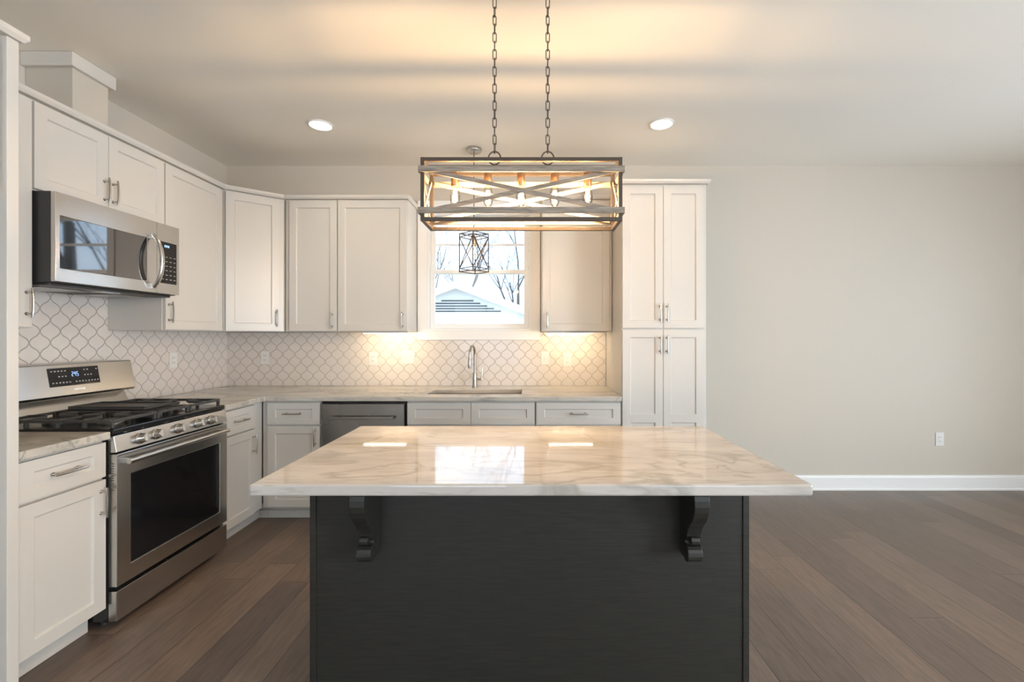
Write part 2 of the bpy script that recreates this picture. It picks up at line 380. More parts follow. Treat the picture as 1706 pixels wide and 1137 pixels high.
def cabinet(name, label, loc, rz, w, depth, z0, z1, cat='cabinet', group=None, toe=False, tw=None):
    r = thing(name, label, cat, loc, rz, group)
    boxes('body', 'cab', r, (.0008, w-.0008, .0205, depth, z0, z1), bevel=.001)
    if toe:
        boxes('toe_kick', 'cab', r, (.002, (tw or w)-.002, .095, depth-.02, .001, z0-.0005), (.002, (tw or w)-.002, .083, .095, .001, .058), bevel=.002)
    return r
CT = .914; CB = .879
# --- base cabinets, left run (local x = world y)
XF = -1.935
DL = (WX*-1)-.012+XF     # depth to the wall (tile face)
c = cabinet('base_cabinet', 'white base cabinet with drawer and door left of the range', (XF, 1.690, 0), R90, .362, DL, .10, CB-.001, group='base cabinets', toe=True)
drawer(c, .006, .360, .708, .868); door(c, .006, .360, .108, .700, .335, .60)
c = cabinet('base_cabinet', 'white base cabinet with drawer and door right of the range', (XF, 2.822, 0), R90, .4495, DL, .10, CB-.001, group='base cabinets', toe=True, tw=.518)
drawer(c, .004, .335, .708, .868); door(c, .004, .335, .108, .700, .305, .60)
# --- base cabinets, back run
YF = 3.255; DB = BY-.012-YF
c = cabinet('base_cabinet', 'white corner base cabinet with drawer and door left of the dishwasher', (-1.952, YF, 0), 0, .426, DB, .10, CB-.001, group='base cabinets', toe=True)
drawer(c, .042, .424, .708, .868); door(c, .042, .424, .108, .700, .392, .62)
boxes('toe_kick', 'cab', c, (-.070, .0015, .083, .095, .001, .058), (-.070, .0015, .095, .110, .058, .0995))
c = cabinet('base_cabinet', 'white sink base cabinet with two false drawer fronts below the window', (-.900, YF, 0), 0, .928, DB, .10, .66, group='base cabinets', toe=True)
boxes('front_rail', 'cab', c, (.001, .927, .0205, .040, .661, CB-.001))
drawer(c, .002, .464, .708, .868, False, 'false_front'); drawer(c, .464, .926, .708, .868, False, 'false_front')
door(c, .002, .464, .108, .700, .435, .62); door(c, .464, .926, .108, .700, .493, .62)
c = cabinet('base_cabinet', 'white drawer base cabinet between sink and tall pantry', (.029, YF, 0), 0, .624, DB, .10, CB-.001, group='base cabinets', toe=True)
drawer(c, .008, .620, .708, .868); drawer(c, .008, .620, .408, .700); drawer(c, .008, .620, .108, .400)
# --- pantry
c = cabinet('pantry_cabinet', 'tall white pantry cabinet with four doors at the right end of the run', (.655, YF, 0), 0, .618, BY-.002-YF, .10, 2.45, 'cabinet', toe=True)
for a, b, hx in ((.004, .300, .275), (.300, .596, .325)):
    door(c, a, b, 1.405, 2.438, hx, 1.515); door(c, a, b, .108, 1.395, hx, 1.288, [(.164, .722), (.782, 1.339)])
# --- uppers
XU = -2.30; DU = -WX-.0005+XU
UB, UT = 1.385, 2.45
G1 = 'upper wall cabinets'
c = cabinet('wall_cabinet', 'narrow white wall cabinet between the microwave and tall fridge panel', (XU, 1.686, 0), R90, .394, DU-.011, UB, UT, group=G1)
door(c, .012, .390, UB+.004, UT-.010, .365, 1.50)
c = cabinet('wall_cabinet', 'short white two-door wall cabinet above the microwave', (XU, 2.081, 0), R90, .745, DU-.011, 2.03, UT, group=G1)
door(c, .002, .370, 2.034, UT-.010, .345, 2.135); door(c, .370, .743, 2.034, UT-.010, .395, 2.135)
c = cabinet('wall_cabinet', 'white single-door wall cabinet right of the microwave', (XU, 2.827, 0), R90, .536, DU-.011, UB, UT, group=G1)
door(c, .004, .528, UB+.004, UT-.010, .030, 1.50)
# corner cabinet with angled face
A = Vector((XU, 3.364)); Bp = Vector((-1.985, 3.620)); ang = math.atan2(Bp.y-A.y, Bp.x-A.x); LW = (Bp-A).length
c = thing('wall_cabinet', 'white angled corner wall cabinet with one door', 'cabinet', (A.x, A.y, 0), ang, G1)
rot = Matrix.Rotation(-ang, 2)
back = [rot @ (Vector(p)-A) for p in ((-1.985, BY-.011), (WX+.011, BY-.011), (WX+.011, 3.364))]
n = Vector((0, .0205))
bm = NB(); prism(bm, [(.001, .0205), (LW-.001, .0205)]+[tuple(p) for p in back], 2, UB, UT); obj('body', bm, 'cab', c, .001)
door(c, .012, LW-.030, UB+.004, UT-.010, LW-.055, 1.49)
YU = 3.62
c = cabinet('wall_cabinet', 'narrower white wall cabinet on back wall next to the corner cabinet', (-1.984, YU, 0), 0, .424, BY-.011-YU, UB, UT, group=G1)
door(c, .036, .422, UB+.004, UT-.010, .385, 1.475)
c = cabinet('wall_cabinet', 'wider white wall cabinet on back wall immediately left of the window', (-1.559, YU, 0), 0, .562, BY-.011-YU, UB, UT, group=G1)
door(c, .002, .560, UB+.004, UT-.010, .525, 1.475)
c = cabinet('wall_cabinet', 'white wall cabinet between the window and the tall pantry', (.084, YU, 0), 0, .568, BY-.011-YU, UB, UT, group=G1)
door(c, .006, .548, UB+.004, UT-.010, .046, 1.475)
# --- fridge surround
c = cabinet('fridge_cabinet', 'deep white cabinet at the left frame edge above the fridge recess', (-1.93, .70, 0), R90, .944, .74-.001, 1.87, UT)
boxes('added_shade_panel', 'cab', c, (-.040, -.001, .014, .738, .001, UT-.001), bevel=.002)  # unseen near panel, added to keep light out of the fridge recess
door(c, .004, .470, 1.876, UT-.010, .44, 1.95); door(c, .470, .930, 1.876, UT-.010, .50, 1.95)
tag(boxes('tall_end_panel', 'cab', None, (WX+.001, -1.916, 1.6455, 1.684, .001, UT-.001), bevel=.002), 'tall white fridge end panel standing at the left edge', 'panel')
# --- crown strips
def crown(name, path, out, z0, z1):
    n = len(path); P = [Vector(p) for p in path]; O = []
    for i in range(n):
        ns = []
        for a, b in ((i-1, i), (i, i+1)):
            if a >= 0 and b < n: d = (P[b]-P[a]).normalized(); ns.append(Vector((d.y, -d.x)))
        if len(ns) == 2:
            m = (ns[0]+ns[1]).normalized(); O.append(P[i]+m*out/m.dot(ns[0]))
        else: O.append(P[i]+ns[0]*out)
    bm = NB()
    for i in range(n-1):
        pass
    prof = lambda p, o: [(p.x, p.y, z0), (p.x+(o.x-p.x)*.72, p.y+(o.y-p.y)*.72, z0), (o.x, o.y, z0+.014), (o.x, o.y, z1), (p.x, p.y, z1)]
    rings = [[bm.verts.new(q) for q in prof(P[i]-(O[i]-P[i])*.9, O[i])] for i in range(n)]
    for a, b in zip(rings, rings[1:]):
        for k in range(5): bm.faces.new((a[k], a[(k+1) % 5], b[(k+1) % 5], b[k]))
    bm.faces.new(rings[0]); bm.faces.new(rings[-1][::-1])
    return struct(obj(name, bm, 'cab'))
crown('trim_1', [(XU, 1.686), (XU, 3.364), (-1.985, 3.62), (-.997, 3.62), (-.997, BY-.001)], .020, 2.4505, 2.480)
crown('trim_2', [(.084, BY-.001), (.084, YU), (.632, YU)], .018, 2.4505, 2.480)
crown('trim_3', [(.655, BY-.001), (.655, YF), (1.273, YF), (1.273, BY-.001)], .020, 2.4505, 2.478)
crown('trim_4', [(-1.916, .70), (-1.916, 1.684), (-2.245, 1.684)], .020, 2.4505, 2.482)
# --- duct chase above the microwave cabinet
c = thing('duct_chase', 'white boxed duct cover with trim band between cabinet tops and ceiling', 'duct cover', (0, 0, 0))
boxes('box', 'wall', c, (WX+.001, -2.42, 2.375, 2.575, 2.451, CZ-.001), bevel=.001)
boxes('trim_band', 'cab', c, (WX+.001, -2.396, 2.350, 2.600, 2.765, CZ-.002), bevel=.002)

# ------------------------------------------------------------------ countertops
bm = NB(); cells(bm, [WX+.0105, -1.915], [1.686, 2.052], lambda i, j: True, CB, CT)
tag(obj('countertop', bm, 'stone2', None, .006, seg=3), 'short grey veined stone countertop between fridge panel and range', 'countertop')
SK = (-.785, -.075, 3.37, 3.67)
bm = NB(); cells(bm, [WX+.0105, -1.915, SK[0], SK[1], .654], [2.822, 3.233, SK[2], SK[3], BY-.0105], lambda i, j: (i == 0 or j > 0) and not (i == 2 and j == 2), CB, CT)
tag(obj('countertop', bm, 'stone2', None, .006, seg=3), 'L-shaped grey veined stone countertop along corner and back wall', 'countertop')
# sink
c = thing('kitchen_sink', 'stainless undermount sink let into the back countertop', 'sink', (-.43, 3.52, CB))
bm = NB(); a, b, e, f = SK; a -= .43*-1; b += .43; e -= 3.52; f -= 3.52
a, b, e, f = SK[0]+.43-.004, SK[1]+.43+.004, SK[2]-3.52-.004, SK[3]-3.52+.004
o1 = [(a, e), (b, e), (b, f), (a, f)]; o2 = [(a+.012, e+.012), (b-.012, e+.012), (b-.012, f-.012), (a+.012, f-.012)]
def ring(pts, z): return [bm.verts.new((x, y, z)) for x, y in pts]
ra, rb, rc, rd = ring([(x*1.04, y*1.06) for x, y in o1], -.001), ring(o1, -.001), ring(o2, -.20), ring([(x*1.02, y*1.02) for x, y in o2], -.205)
re = ring([(x*1.04, y*1.06) for x, y in o1], -.003)
for A1, B1 in ((ra, rb), (rb, rc)):
    for k in range(4): bm.faces.new((A1[k], A1[(k+1) % 4], B1[(k+1) % 4], B1[k]))
bm.faces.new(rc)
for k in range(4): bm.faces.new((ra[k], ra[(k+1) % 4], re[(k+1) % 4], re[k])); bm.faces.new((re[k], re[(k+1) % 4], rd[(k+1) % 4], rd[k]))
bm.faces.new(rd); obj('basin', bm, 'sinksteel', c, .003)
bm = NB(); lathe(bm, [(.045, -.1995), (.045, -.196), (.036, -.194), (.030, -.197)], (0, 0, 0)); obj('drain', bm, 'nickel', c, 0, True)
# faucet
c = thing('kitchen_faucet', 'brushed nickel gooseneck faucet behind the sink', 'faucet', (-.476, 3.80, CT))
bm = NB(); lathe(bm, [(.027, .0005), (.027, .006), (.021, .010), (.019, .06), (.019, .115), (.015, .125)], (0, 0, 0)); obj('base', bm, 'nickel', c, 0, True)
pts = [(0, 0, .10), (0, 0, .28)]
for k in range(1, 13):
    t = math.pi*k/12; pts.append((-.012*(1-math.cos(t)), -.065*(1-math.cos(t)), .28+.075*math.sin(t)))
pts.append((-.026, -.132, .255))
bm = NB(); tube(bm, pts, .0105, 12); obj('neck', bm, 'nickel', c, 0, True)
bm = NB(); lathe(bm, [(.011, .258), (.014, .25), (.0155, .20), (.013, .172)], (-.026, -.132, 0)); obj('spray_head', bm, 'nickel', c, 0, True)
bm = NB(); tube(bm, [(.015, 0, .07), (.058, -.004, .07)], .010, 10); tube(bm, [(.056, -.004, .066), (.060, -.005, .10), (.062, -.006, .165)], [.008, .006, .005], 8); obj('lever', bm, 'nickel', c, 0, True)

# ------------------------------------------------------------------ outlets
def outlet(label, loc, rz, gang=1, kind='outlet'):
    c = thing('wall_outlet', label, 'outlet', loc, rz, 'wall outlets and switches')
    w = .036 if gang == 1 else .058
    boxes('cover_plate', 'plastic', c, (-w, w, -.006, 0, -.058, .058), bevel=.0025)
    for g_ in range(gang):
        x = 0 if gang == 1 else (-.023 if g_ == 0 else .023)
        if kind == 'outlet':
            f_ = boxes('receptacle', 'plastic', c, (x-.016, x+.016, -.0085, -.006, -.034, .034), bevel=.002)
            for dx in (-.006, .006):
                for zz in (-.018, .018): boxes('slot', 'slot', f_, (x+dx-.0012, x+dx+.0012, -.0092, -.0083, zz-.005, zz+.005))
        else:
            f_ = boxes('toggle_switch', 'plastic', c, (x-.005, x+.005, -.018, -.006, -.012, .012), bevel=.002)
BW = BY-.0105
outlet('white outlet plate on back tile nearest the corner', (-2.325, BW, 1.158), 0)
outlet('lit white outlet plate under the wider wall cabinet left of the window', (-1.383, BW, 1.15), 0)
outlet('double white switch plate just left below the window', (-1.078, BW, 1.165), 0, 2, 'switch')
outlet('white switch plate just right below the window', (.121, BW, 1.155), 0, 1, 'switch')
outlet('white outlet plate on tile under the cabinet beside the pantry', (.315, BW, 1.140), 0)
outlet('white outlet plate on the left wall tile right of the range', (WX+.0105, 3.34, 1.17), R90)
outlet('white outlet plate low on the bare wall at right', (3.577, BY-.001, .445), 0)

# ------------------------------------------------------------------ dishwasher
c = thing('dishwasher', 'stainless dishwasher under the back countertop left of the sink', 'dishwasher', (-1.519, YF, 0))
boxes('body', 'black', c, (.0, .612, .02, .64, .10, .872)); boxes('toe_kick', 'black', c, (.0, .612, .085, .60, .002, .099))
d_ = boxes('door', 'steelv', c, (.006, .604, -.006, .0195, .125, .858), bevel=.004)
bm = NB(); bar(bm, (.075, -.036, .762), (.535, -.036, .762), .012, .020)
for x in (.095, .515): box(bm, x-.010, x+.010, -.036, -.0062, .755, .769)
obj('handle', bm, 'steelv', d_, .003)

# ------------------------------------------------------------------ range
c = thing('gas_range', 'stainless gas range with black cooktop and oven door on left wall', 'range', (-1.918, 2.058, 0), R90)
Wd = .757
boxes('body', 'black', c, (.004, Wd-.004, .022, .725, .035, .893), bevel=.002)
for x in (.05, Wd-.05):
    for y in (.08, .66): bm = NB(); lathe(bm, [(.018, .001), (.018, .036)], (x, y, 0), 'z', 12); obj('foot', bm, 'darkplastic', c)
boxes('cooktop', 'black', c, (.002, Wd-.002, -.004, .60, .893, .921), bevel=.006)
bm = NB(); prism(bm, [(-.006, .890), (-.020, .815), (.020, .812), (.020, .892)], 0, .003, Wd-.003)
cp = obj('control_panel', bm, 'steel', c, .002)
for kx in (.133, .228, .370, .512, .618):
    bm = NB(); lathe(bm, [(.0265, -.0005), (.0265, -.006), (.0225, -.010), (.0205, -.032), (.018, -.036)], (0, 0, 0), 'y', 24); box(bm, -.004, .004, -.0415, -.030, -.018, .018)
    k_ = obj('knob', bm, 'nickel', cp, 0, True); k_.location = (kx, -.0135, .851); k_.rotation_euler = (math.radians(-10), 0, 0)
bm = NB(); cells(bm, [.005, .078, Wd-.070, Wd-.005], [.196, .275, .697, .806], lambda i, j: not (i == 1 and j == 1), -.020, .0215, (0, 2, 1))
od = obj('oven_door', bm, 'steel', c, .003)
boxes('oven_window', 'panelglass', od, (.0785, Wd-.0705, -.013, .015, .2755, .6965))
boxes('side_vent', 'slot', od, *[(.0042, .0052, -.006, .008, z_, z_+.004) for z_ in (.64+.011*i for i in range(12))])
bm = NB(); tube(bm, [(.030, -.052, .768), (Wd-.040, -.052, .768)], .0125, 16)
for x in (.046, Wd-.056): bar(bm, (x, -.019, .768), (x, -.052, .768), .022, .018, (1, 0, 0))
obj('handle', bm, 'steel', od, 0, True)
boxes('storage_drawer', 'steel', c, (.005, Wd-.005, -.018, .0215, .038, .176), bevel=.003)
# back guard
bm = NB(); prism(bm, [(.733, .921), (.733, 1.200), (.590, 1.200), (.582, 1.196), (.553, 1.035), (.560, 1.022), (.622, 1.012), (.585, .9215)], 0, .004, Wd-.004)
bg_ = obj('backguard', bm, 'steel', c, .002)
sl = math.atan2(.582-.553, 1.196-1.035)
def onback(x0, x1, s0, s1, th, name, m, par, extra=None):   # slab lying on the sloping guard face
    y = lambda s: .553+s*(.582-.553)-.0006
    z = lambda s: 1.035+s*(1.196-1.035)
    bm = NB()
    for (xa, xb, sa, sb) in (extra or [(x0, x1, s0, s1)]):
        prism(bm, [(y(sa), z(sa)), (y(sa)-th, z(sa)), (y(sb)-th, z(sb)), (y(sb), z(sb))], 0, xa, xb)
    return obj(name, bm, m, par)
dp = onback(.262, .532, .30, .90, .0012, 'display_panel', 'panelglass', bg_)
random.seed(4)
ex = []
for s in (.40, .60, .78):
    for i in range(15):
        x = .275+.0172*i
        if s > .5 and .345 < x < .44: continue
        if random.random() < .82: ex.append((x, x+.008, s, s+.035))
onback(0, 0, 0, 0, .0018, 'button_marks', 'mark', dp, ex)
def seg7(x, s, d_, w=.008, h=.15):
    on = {'1': 'bc', '2': 'abged', '4': 'fgbc', '5': 'afgcd', '8': 'abcdefg', '3': 'abgcd', '0': 'abcdef', '6': 'afgcde'}[d_]
    t = .0016; ts = t/.165; r = []
    if 'a' in on: r.append((x, x+w, s+h-ts, s+h))
    if 'g' in on: r.append((x, x+w, s+h/2-ts/2, s+h/2+ts/2))
    if 'd' in on: r.append((x, x+w, s, s+ts))
    if 'f' in on: r.append((x, x+t, s+h/2, s+h))
    if 'e' in on: r.append((x, x+t, s, s+h/2))
    if 'b' in on: r.append((x+w-t, x+w, s+h/2, s+h))
    if 'c' in on: r.append((x+w-t, x+w, s, s+h/2))
    return r
ex = []
for i, dch in enumerate('245'): ex += seg7(.380+i*.0135, .60, dch)
onback(0, 0, 0, 0, .0020, 'clock_digits', 'digit', dp, ex)
onback(.380, .440, .13, .19, .0015, 'badge', 'trim', bg_)
# burners, grates, griddle
for x, y in ((.16, .15), (.16, .42), (Wd/2, .28), (Wd-.16, .15), (Wd-.16, .42)):
    bm = NB(); lathe(bm, [(.052, .9205), (.052, .925), (.046, .932), (.030, .934)], (x, y, 0), 'z', 24); bb = obj('burner', bm, 'burnermetal', c, 0, True)
    bm = NB(); lathe(bm, [(.036, .9335), (.038, .938), (.034, .942), (.01, .943)], (x, y, 0), 'z', 24); obj('burner_cap', bm, 'iron', bb, 0, True)
def grate(xa, xb):
    bm = NB(); y0, y1, zt = .018, .535, .962
    for a, b in (((xa, y0), (xb, y0)), ((xa, y1), (xb, y1)), ((xa, y0), (xa, y1)), ((xb, y0), (xb, y1)), ((xa, (y0+y1)/2), (xb, (y0+y1)/2))):
        bar(bm, (a[0], a[1], zt-.008), (b[0], b[1], zt-.008), .012, .014, (1, 0, 0) if a[0] == b[0] else (0, 1, 0))
    xm = (xa+xb)/2
    for yy in (.15, .42):
        for dx, dy in ((1, 0), (-1, 0), (0, 1), (0, -1)):
            e_ = (xb-xm) if dx else .125
            bar(bm, (xm+dx*.03, yy+dy*.03, zt-.004), (xm+dx*e_, yy+dy*e_, zt-.006), .010, .014, (0, 1, 0) if dx else (1, 0, 0))
    for x in (xa+.004, xb-.004):
        for yy in (y0+.004, .15, .277, .42, y1-.004): bar(bm, (x, yy, .9215), (x, yy, zt-.006), .014, .014, (1, 0, 0))
    return obj('grate', bm, 'iron', c, .002)
grate(.022, .262); grate(.497, .735)
bm = NB(); y0, y1 = .018, .535
for a, b in (((.276, y0), (.484, y0)), ((.276, y1), (.484, y1)), ((.276, y0), (.276, y1)), ((.484, y0), (.484, y1))):
    bar(bm, (a[0], a[1], .954), (b[0], b[1], .954), .012, .014, (1, 0, 0) if a[0] == b[0] else (0, 1, 0))
for x in (.33, .38, .43): bar(bm, (x, y0, .957), (x, y1, .957), .009, .012, (1, 0, 0))
for x in (.280, .480):
    for yy in (y0+.004, .15, .277, .42, y1-.004): bar(bm, (x, yy, .9215), (x, yy, .955), .014, .014, (1, 0, 0))
obj('grate', bm, 'iron', c, .002)
boxes('griddle', 'iron', c, (.290, .475, .10, .50, .9640, .974), (.290, .475, .10, .106, .974, .982), (.290, .475, .494, .50, .974, .982), (.290, .296, .10, .50, .974, .982), (.469, .475, .10, .50, .974, .982), bevel=.002)

# ------------------------------------------------------------------ microwave
c = thing('microwave', 'stainless over-the-range microwave with curved handle', 'microwave', (-2.205, 2.085, 0), R90)
Wm = .735
boxes('body', 'darkplastic', c, (.002, Wm-.002, .022, .450, 1.600, 2.024), bevel=.003)
DX = .567
bm = NB(); cells(bm, [0, .022, .500, DX], [1.604, 1.667, 1.915, 2.022], lambda i, j: not (i == 1 and j == 1), 0, .0215, (0, 2, 1)); md = obj('door', bm, 'steel', c, .002)
boxes('door_window', 'blackglass', md, (.0225, .4995, .002, .020, 1.6675, 1.9145))
bm = NB(); pts = []
for k in range(13):
    s = -1+2*k/12; pts.append((.532, -.012-.050*(1-s*s)**.8, 1.785+s*.150))
tube(bm, pts, [.015]+[.0135]*11+[.015], 12, flat=.75)
for s in (-1, 1): bar(bm, (.532, -.0005, 1.785+s*.146), (.532, -.018, 1.785+s*.146), .024, .030, (1, 0, 0))
obj('handle', bm, 'steel', md, 0, True)
bm = NB(); cells(bm, [DX+.002, DX+.022, Wm-.020, Wm], [1.604, 1.667, 1.915, 2.022], lambda i, j: not (i == 1 and j == 1), 0, .0215, (0, 2, 1)); mc = obj('control_panel', bm, 'steel', c, .002)
kp = boxes('keypad', 'panelglass', mc, (DX+.0225, Wm-.0205, .002, .020, 1.6675, 1.9145))
boxes('button_marks', 'mark', kp, *[(DX+.036+.030*i, DX+.050+.030*i, .0012, .0019, 1.69+.027*j, 1.693+.027*j) for i in range(4) for j in range(6)])
boxes('clock_digits', 'digit', kp, *[(DX+.058+.013*i, DX+.066+.013*i, .0012, .0019, 1.885, 1.898) for i in range(3)])
boxes('bottom_panel', 'darkplastic', c, (.012, Wm-.012, .045, .445, 1.588, 1.5995), bevel=.003)
boxes('grease_filter', 'steelv', c, (.06, .28, .14, .40, 1.583, 1.5875)); boxes('grease_filter', 'steelv', c, (.45, .67, .14, .40, 1.583, 1.5875))
boxes('light_lens', 'plastic', c, (.31, .42, .08, .14, 1.584, 1.5875))

# ------------------------------------------------------------------ island
IX0, IX1, IY0, IY1 = -.790, .778, 1.610, 2.150
c = thing('kitchen_island', 'dark espresso island base under the large stone top', 'island', (0, 0, 0))
boxes('body', 'island', c, (IX0+.022, IX1-.022, IY0+.012, IY1-.022, .001, CB-.001))
boxes('back_panel', 'island', c, (IX0+.0225, IX1-.0225, IY0, IY0+.0115, .001, CB-.001))
for a, b in ((IX0, IX0+.022), (IX1-.022, IX1)): boxes('end_panel', 'island', c, (a, b, IY0-.005, IY1-.02, .001, CB-.001), bevel=.0015)
prf = [(0, 0), (.185, 0), (.188, -.012), (.187, -.026), (.180, -.036), (.168, -.042), (.150, -.044)]
prf += [(.146, -.050), (.150, -.066), (.151, -.085), (.147, -.105), (.137, -.125), (.121, -.145), (.103, -.163), (.087, -.182), (.077, -.202), (.074, -.214), (.066, -.222), (.060, -.232), (.062, -.240)]
for k in range(11):
    t = math.radians(80-k*21); prf.append((.062+.030*math.cos(t), -.272+.030*math.sin(t)))
prf += [(.020, -.300), (0, -.292)]
for xc in (-.567, .555):
    bm = NB(); prism(bm, [(-o_, z_) for o_, z_ in prf], 0, -.025, .025); k_ = obj('corbel', bm, 'island', c, .002); k_.location = (xc, IY0-.0005, CB-.001)
    bm = NB(); prism(bm, [(-.060, -.212), (-.088, -.212), (-.093, -.222), (-.090, -.234), (-.060, -.236)], 0, -.014, .014); obj('scroll', bm, 'island', k_, .002)
for i in range(3):
    w_ = (IX1-IX0-.05)/3; q = bpy.data.objects.new('cabinet_front', None)
    bm = NB(); front(bm, -w_/2+.002, w_/2-.002, .10, CB-.012)
    o_ = obj('door', bm, 'island', c, .001); o_.rotation_euler = (0, 0, math.pi); o_.location = (IX0+.025+w_*(i+.5), IY1, 0)
    bm = NB(); 
    h_ = pull(o_, -w_/2+.04, .72)
bm = NB(); cells(bm, [-.828, .828], [1.319, 2.180], lambda i, j: True, CB, CT)
tag(obj('island_countertop', bm, 'stone', None, .007, seg=3), 'large polished cream veined stone slab on the dark island', 'countertop')

# ------------------------------------------------------------------ chandelier
CX0, CX1, CY0, CY1, CZ0, CZ1 = -.452, .372, 1.835, 2.020, 1.820, 2.080
CYM = (CY0+CY1)/2
c = thing('chandelier', 'rectangular caged chandelier with five bulbs hanging over the island', 'chandelier', ((CX0+CX1)/2, CYM, CZ1))
ox, oy, oz = (CX0+CX1)/2, CYM, CZ1
def L(x, y, z): return (x-ox, y-oy, z-oz)
t = .016
bm = NB(); x0, x1, y0, y1, z0, z1 = CX0+t/2, CX1-t/2, CY0+t/2, CY1-t/2, CZ0+t/2, CZ1-t/2
for x in (x0, x1):
    for y in (y0, y1): bar(bm, L(x, y, CZ0), L(x, y, CZ1), t, t, (1, 0, 0))
for z in (z0, z1):
    for y in (y0, y1): bar(bm, L(x0, y, z), L(x1, y, z), t*.96, t*.96, (0, 1, 0))
    for x in (x0, x1): bar(bm, L(x, y0, z), L(x, y1, z), t*.96, t*.96, (1, 0, 0))
obj('metal_frame', bm, 'frame', c, .001)
bm = NB(); bar(bm, L(x0, CYM, z1+.002), L(x1, CYM, z1+.002), .022, .010, (0, 1, 0)); obj('centre_bar', bm, 'frame', c, .001)
za, zb = 2.030, 1.862
for y, s in ((CY0-.005, -1), (CY1+.005, 1)):
    for z in (za, zb):
        bm = NB(); bar(bm, L(CX0-.008, y, z), L(CX1+.008, y, z), .008, .025, (0, 1, 0)); obj('wood_strap', bm, 'wood', c, .001)
    for q, (u, v) in enumerate(((za, zb), (zb, za))):
        yy = y+s*(.0015 if q else -.006)+ (s*.0)
        bm = NB(); bar(bm, L(CX0+.02, y-s*.012-s*.005*q, u), L(CX1-.02, y-s*.012-s*.005*q, v), .005, .018, (0, 1, 0)); obj('cross_strap', bm, 'wood', c, .001)
for x, s in ((CX0-.005, -1), (CX1+.005, 1)):
    for z in (za, zb):
        bm = NB(); bar(bm, L(x, CY0-.002, z), L(x, CY1+.002, z), .008, .025, (1, 0, 0)); obj('wood_strap', bm, 'wood', c, .001)
    for q, (u, v) in enumerate(((za, zb), (zb, za))):
        bm = NB(); bar(bm, L(x-s*.009-s*.005*q, CY0+.02, u), L(x-s*.009-s*.005*q, CY1-.02, v), .004, .014, (1, 0, 0)); obj('cross_strap', bm, 'wood', c, .001)
def bulb(par, x, y, z, sc=1., energy=6):   # z = top of socket; local coordinates
    bm = NB(); lathe(bm, [(.004, .030), (.004, 0), (.016, -.002), (.017, -.010), (.017, -.058), (.015, -.062)], (x, y, z), 'z', 16); so = obj('socket', bm, 'bulbmetal', par, 0, True)
    bm = NB(); lathe(bm, [(.012, -.060), (.014, -.068), (.0185, -.085), (.0205, -.105), (.0190, -.128), (.012, -.142), (.003, -.147)], (x, y, z), 'z', 20); gb = obj('bulb', bm, 'bulb', so, 0, True)
    bm = NB()
    for a in range(5):
        q = 2*math.pi*a/5; r1, r2 = .005, .010
        tube(bm, [(x+r1*math.cos(q), y+r1*math.sin(q), z-.078), (x+r2*math.cos(q+.3), y+r2*math.sin(q+.3), z-.104), (x+r1*math.cos(q+.6), y+r1*math.sin(q+.6), z-.128)], .0012, 5)
    obj('filament', bm, 'filament', so)
    l = bpy.data.lights.new('bulb_light', 'POINT'); l.energy = energy; l.color = (1, .65, .33); l.shadow_soft_size = .014
    o = bpy.data.objects.new('bulb_light', l); COL.objects.link(o); o.parent = so; o.location = (x, y, z-.104)
for px in (758, 813, 868, 924, 979):
    X = (px-885)*CYM/750; bulb(c, X-ox, 0, -.030, 1, 10.5)
def link(bm, cx_, cy_, cz_, Lh, Wh, r, rotn):
    pts = []
    for k in range(16):
        a = 2*math.pi*k/16; u = Wh*math.cos(a); w = Wh*math.sin(a)+(Lh-Wh)*(1 if math.sin(a) >= 0 else -1)
        pts.append((cx_+u*math.cos(rotn), cy_+u*math.sin(rotn), cz_+w))
    tube(bm, pts, r, 6, True)
random.seed(2)
for px in (824, 912.5):
    X = (px-885)*CYM/750
    bm = NB(); pts = [(X-ox+.026*math.cos(a), 0, .0315+.028*math.sin(a)) for a in (math.pi*k/12 for k in range(24))]; tube(bm, pts, .0032, 8, True); obj('hanging_loop', bm, 'frame', c, 0, True)
    bm = NB(); z = .0565+.017; k = 0
    while z < CZ-oz-.045:
        link(bm, X-ox, 0, z, .0215, .0078, .0021, (.35 if k % 2 else 1.75)+random.uniform(-.25, .25)); z += .0365; k += 1
    obj('chain', bm, 'frame', c, 0, True)
bm = NB(); box(bm, (824-885)*CYM/750-ox-.06, (912.5-885)*CYM/750-ox+.06, -.030, .030, CZ-oz-.014, CZ-oz-.001)
for px in (824, 912.5): lathe(bm, [(.006, CZ-oz-.040), (.008, CZ-oz-.014)], ((px-885)*CYM/750-ox, 0, 0), 'z', 10)
obj('canopy', bm, 'frame', c, .003)
# ------------------------------------------------------------------ mini pendant over the sink
PX, PY = -.455, 3.58
c = thing('pendant_light', 'small caged pendant light hanging in front of the window', 'pendant light', (PX, PY, CZ))
bm = NB(); lathe(bm, [(.062, -.001), (.064, -.008), (.060, -.024), (.050, -.030), (.008, -.032)], (0, 0, 0), 'z', 28); obj('canopy', bm, 'nickel', c, 0, True)
zt, zb_ = 2.165-CZ, 1.855-CZ
bm = NB(); tube(bm, [(0, 0, -.031), (0, 0, zt+.012)], .0035, 8); obj('rod', bm, 'frame', c, 0, True)
bm = NB(); r_ = .115; a0 = math.radians(-90+3)
cor = [(r_*math.cos(a0+R90*k), r_*math.sin(a0+R90*k)) for k in range(4)]
for k in range(4):
    p, q = cor[k], cor[(k+1) % 4]
    bar(bm, (*p, zb_), (*p, zt), .008, .008, (1, 0, 0))
    for z in (zt-.004, zb_+.004, zt-.030, zb_+.030): bar(bm, (*p, z), (*q, z), .006, .007, (0, 0, 1))
    bar(bm, (*p, zb_+.03), (*q, zt-.03), .0035, .0075, (p[0]+q[0], p[1]+q[1], 0)); bar(bm, (*q, zb_+.03), (*p, zt-.03), .0035, .0075, (p[0]+q[0], p[1]+q[1], 0))
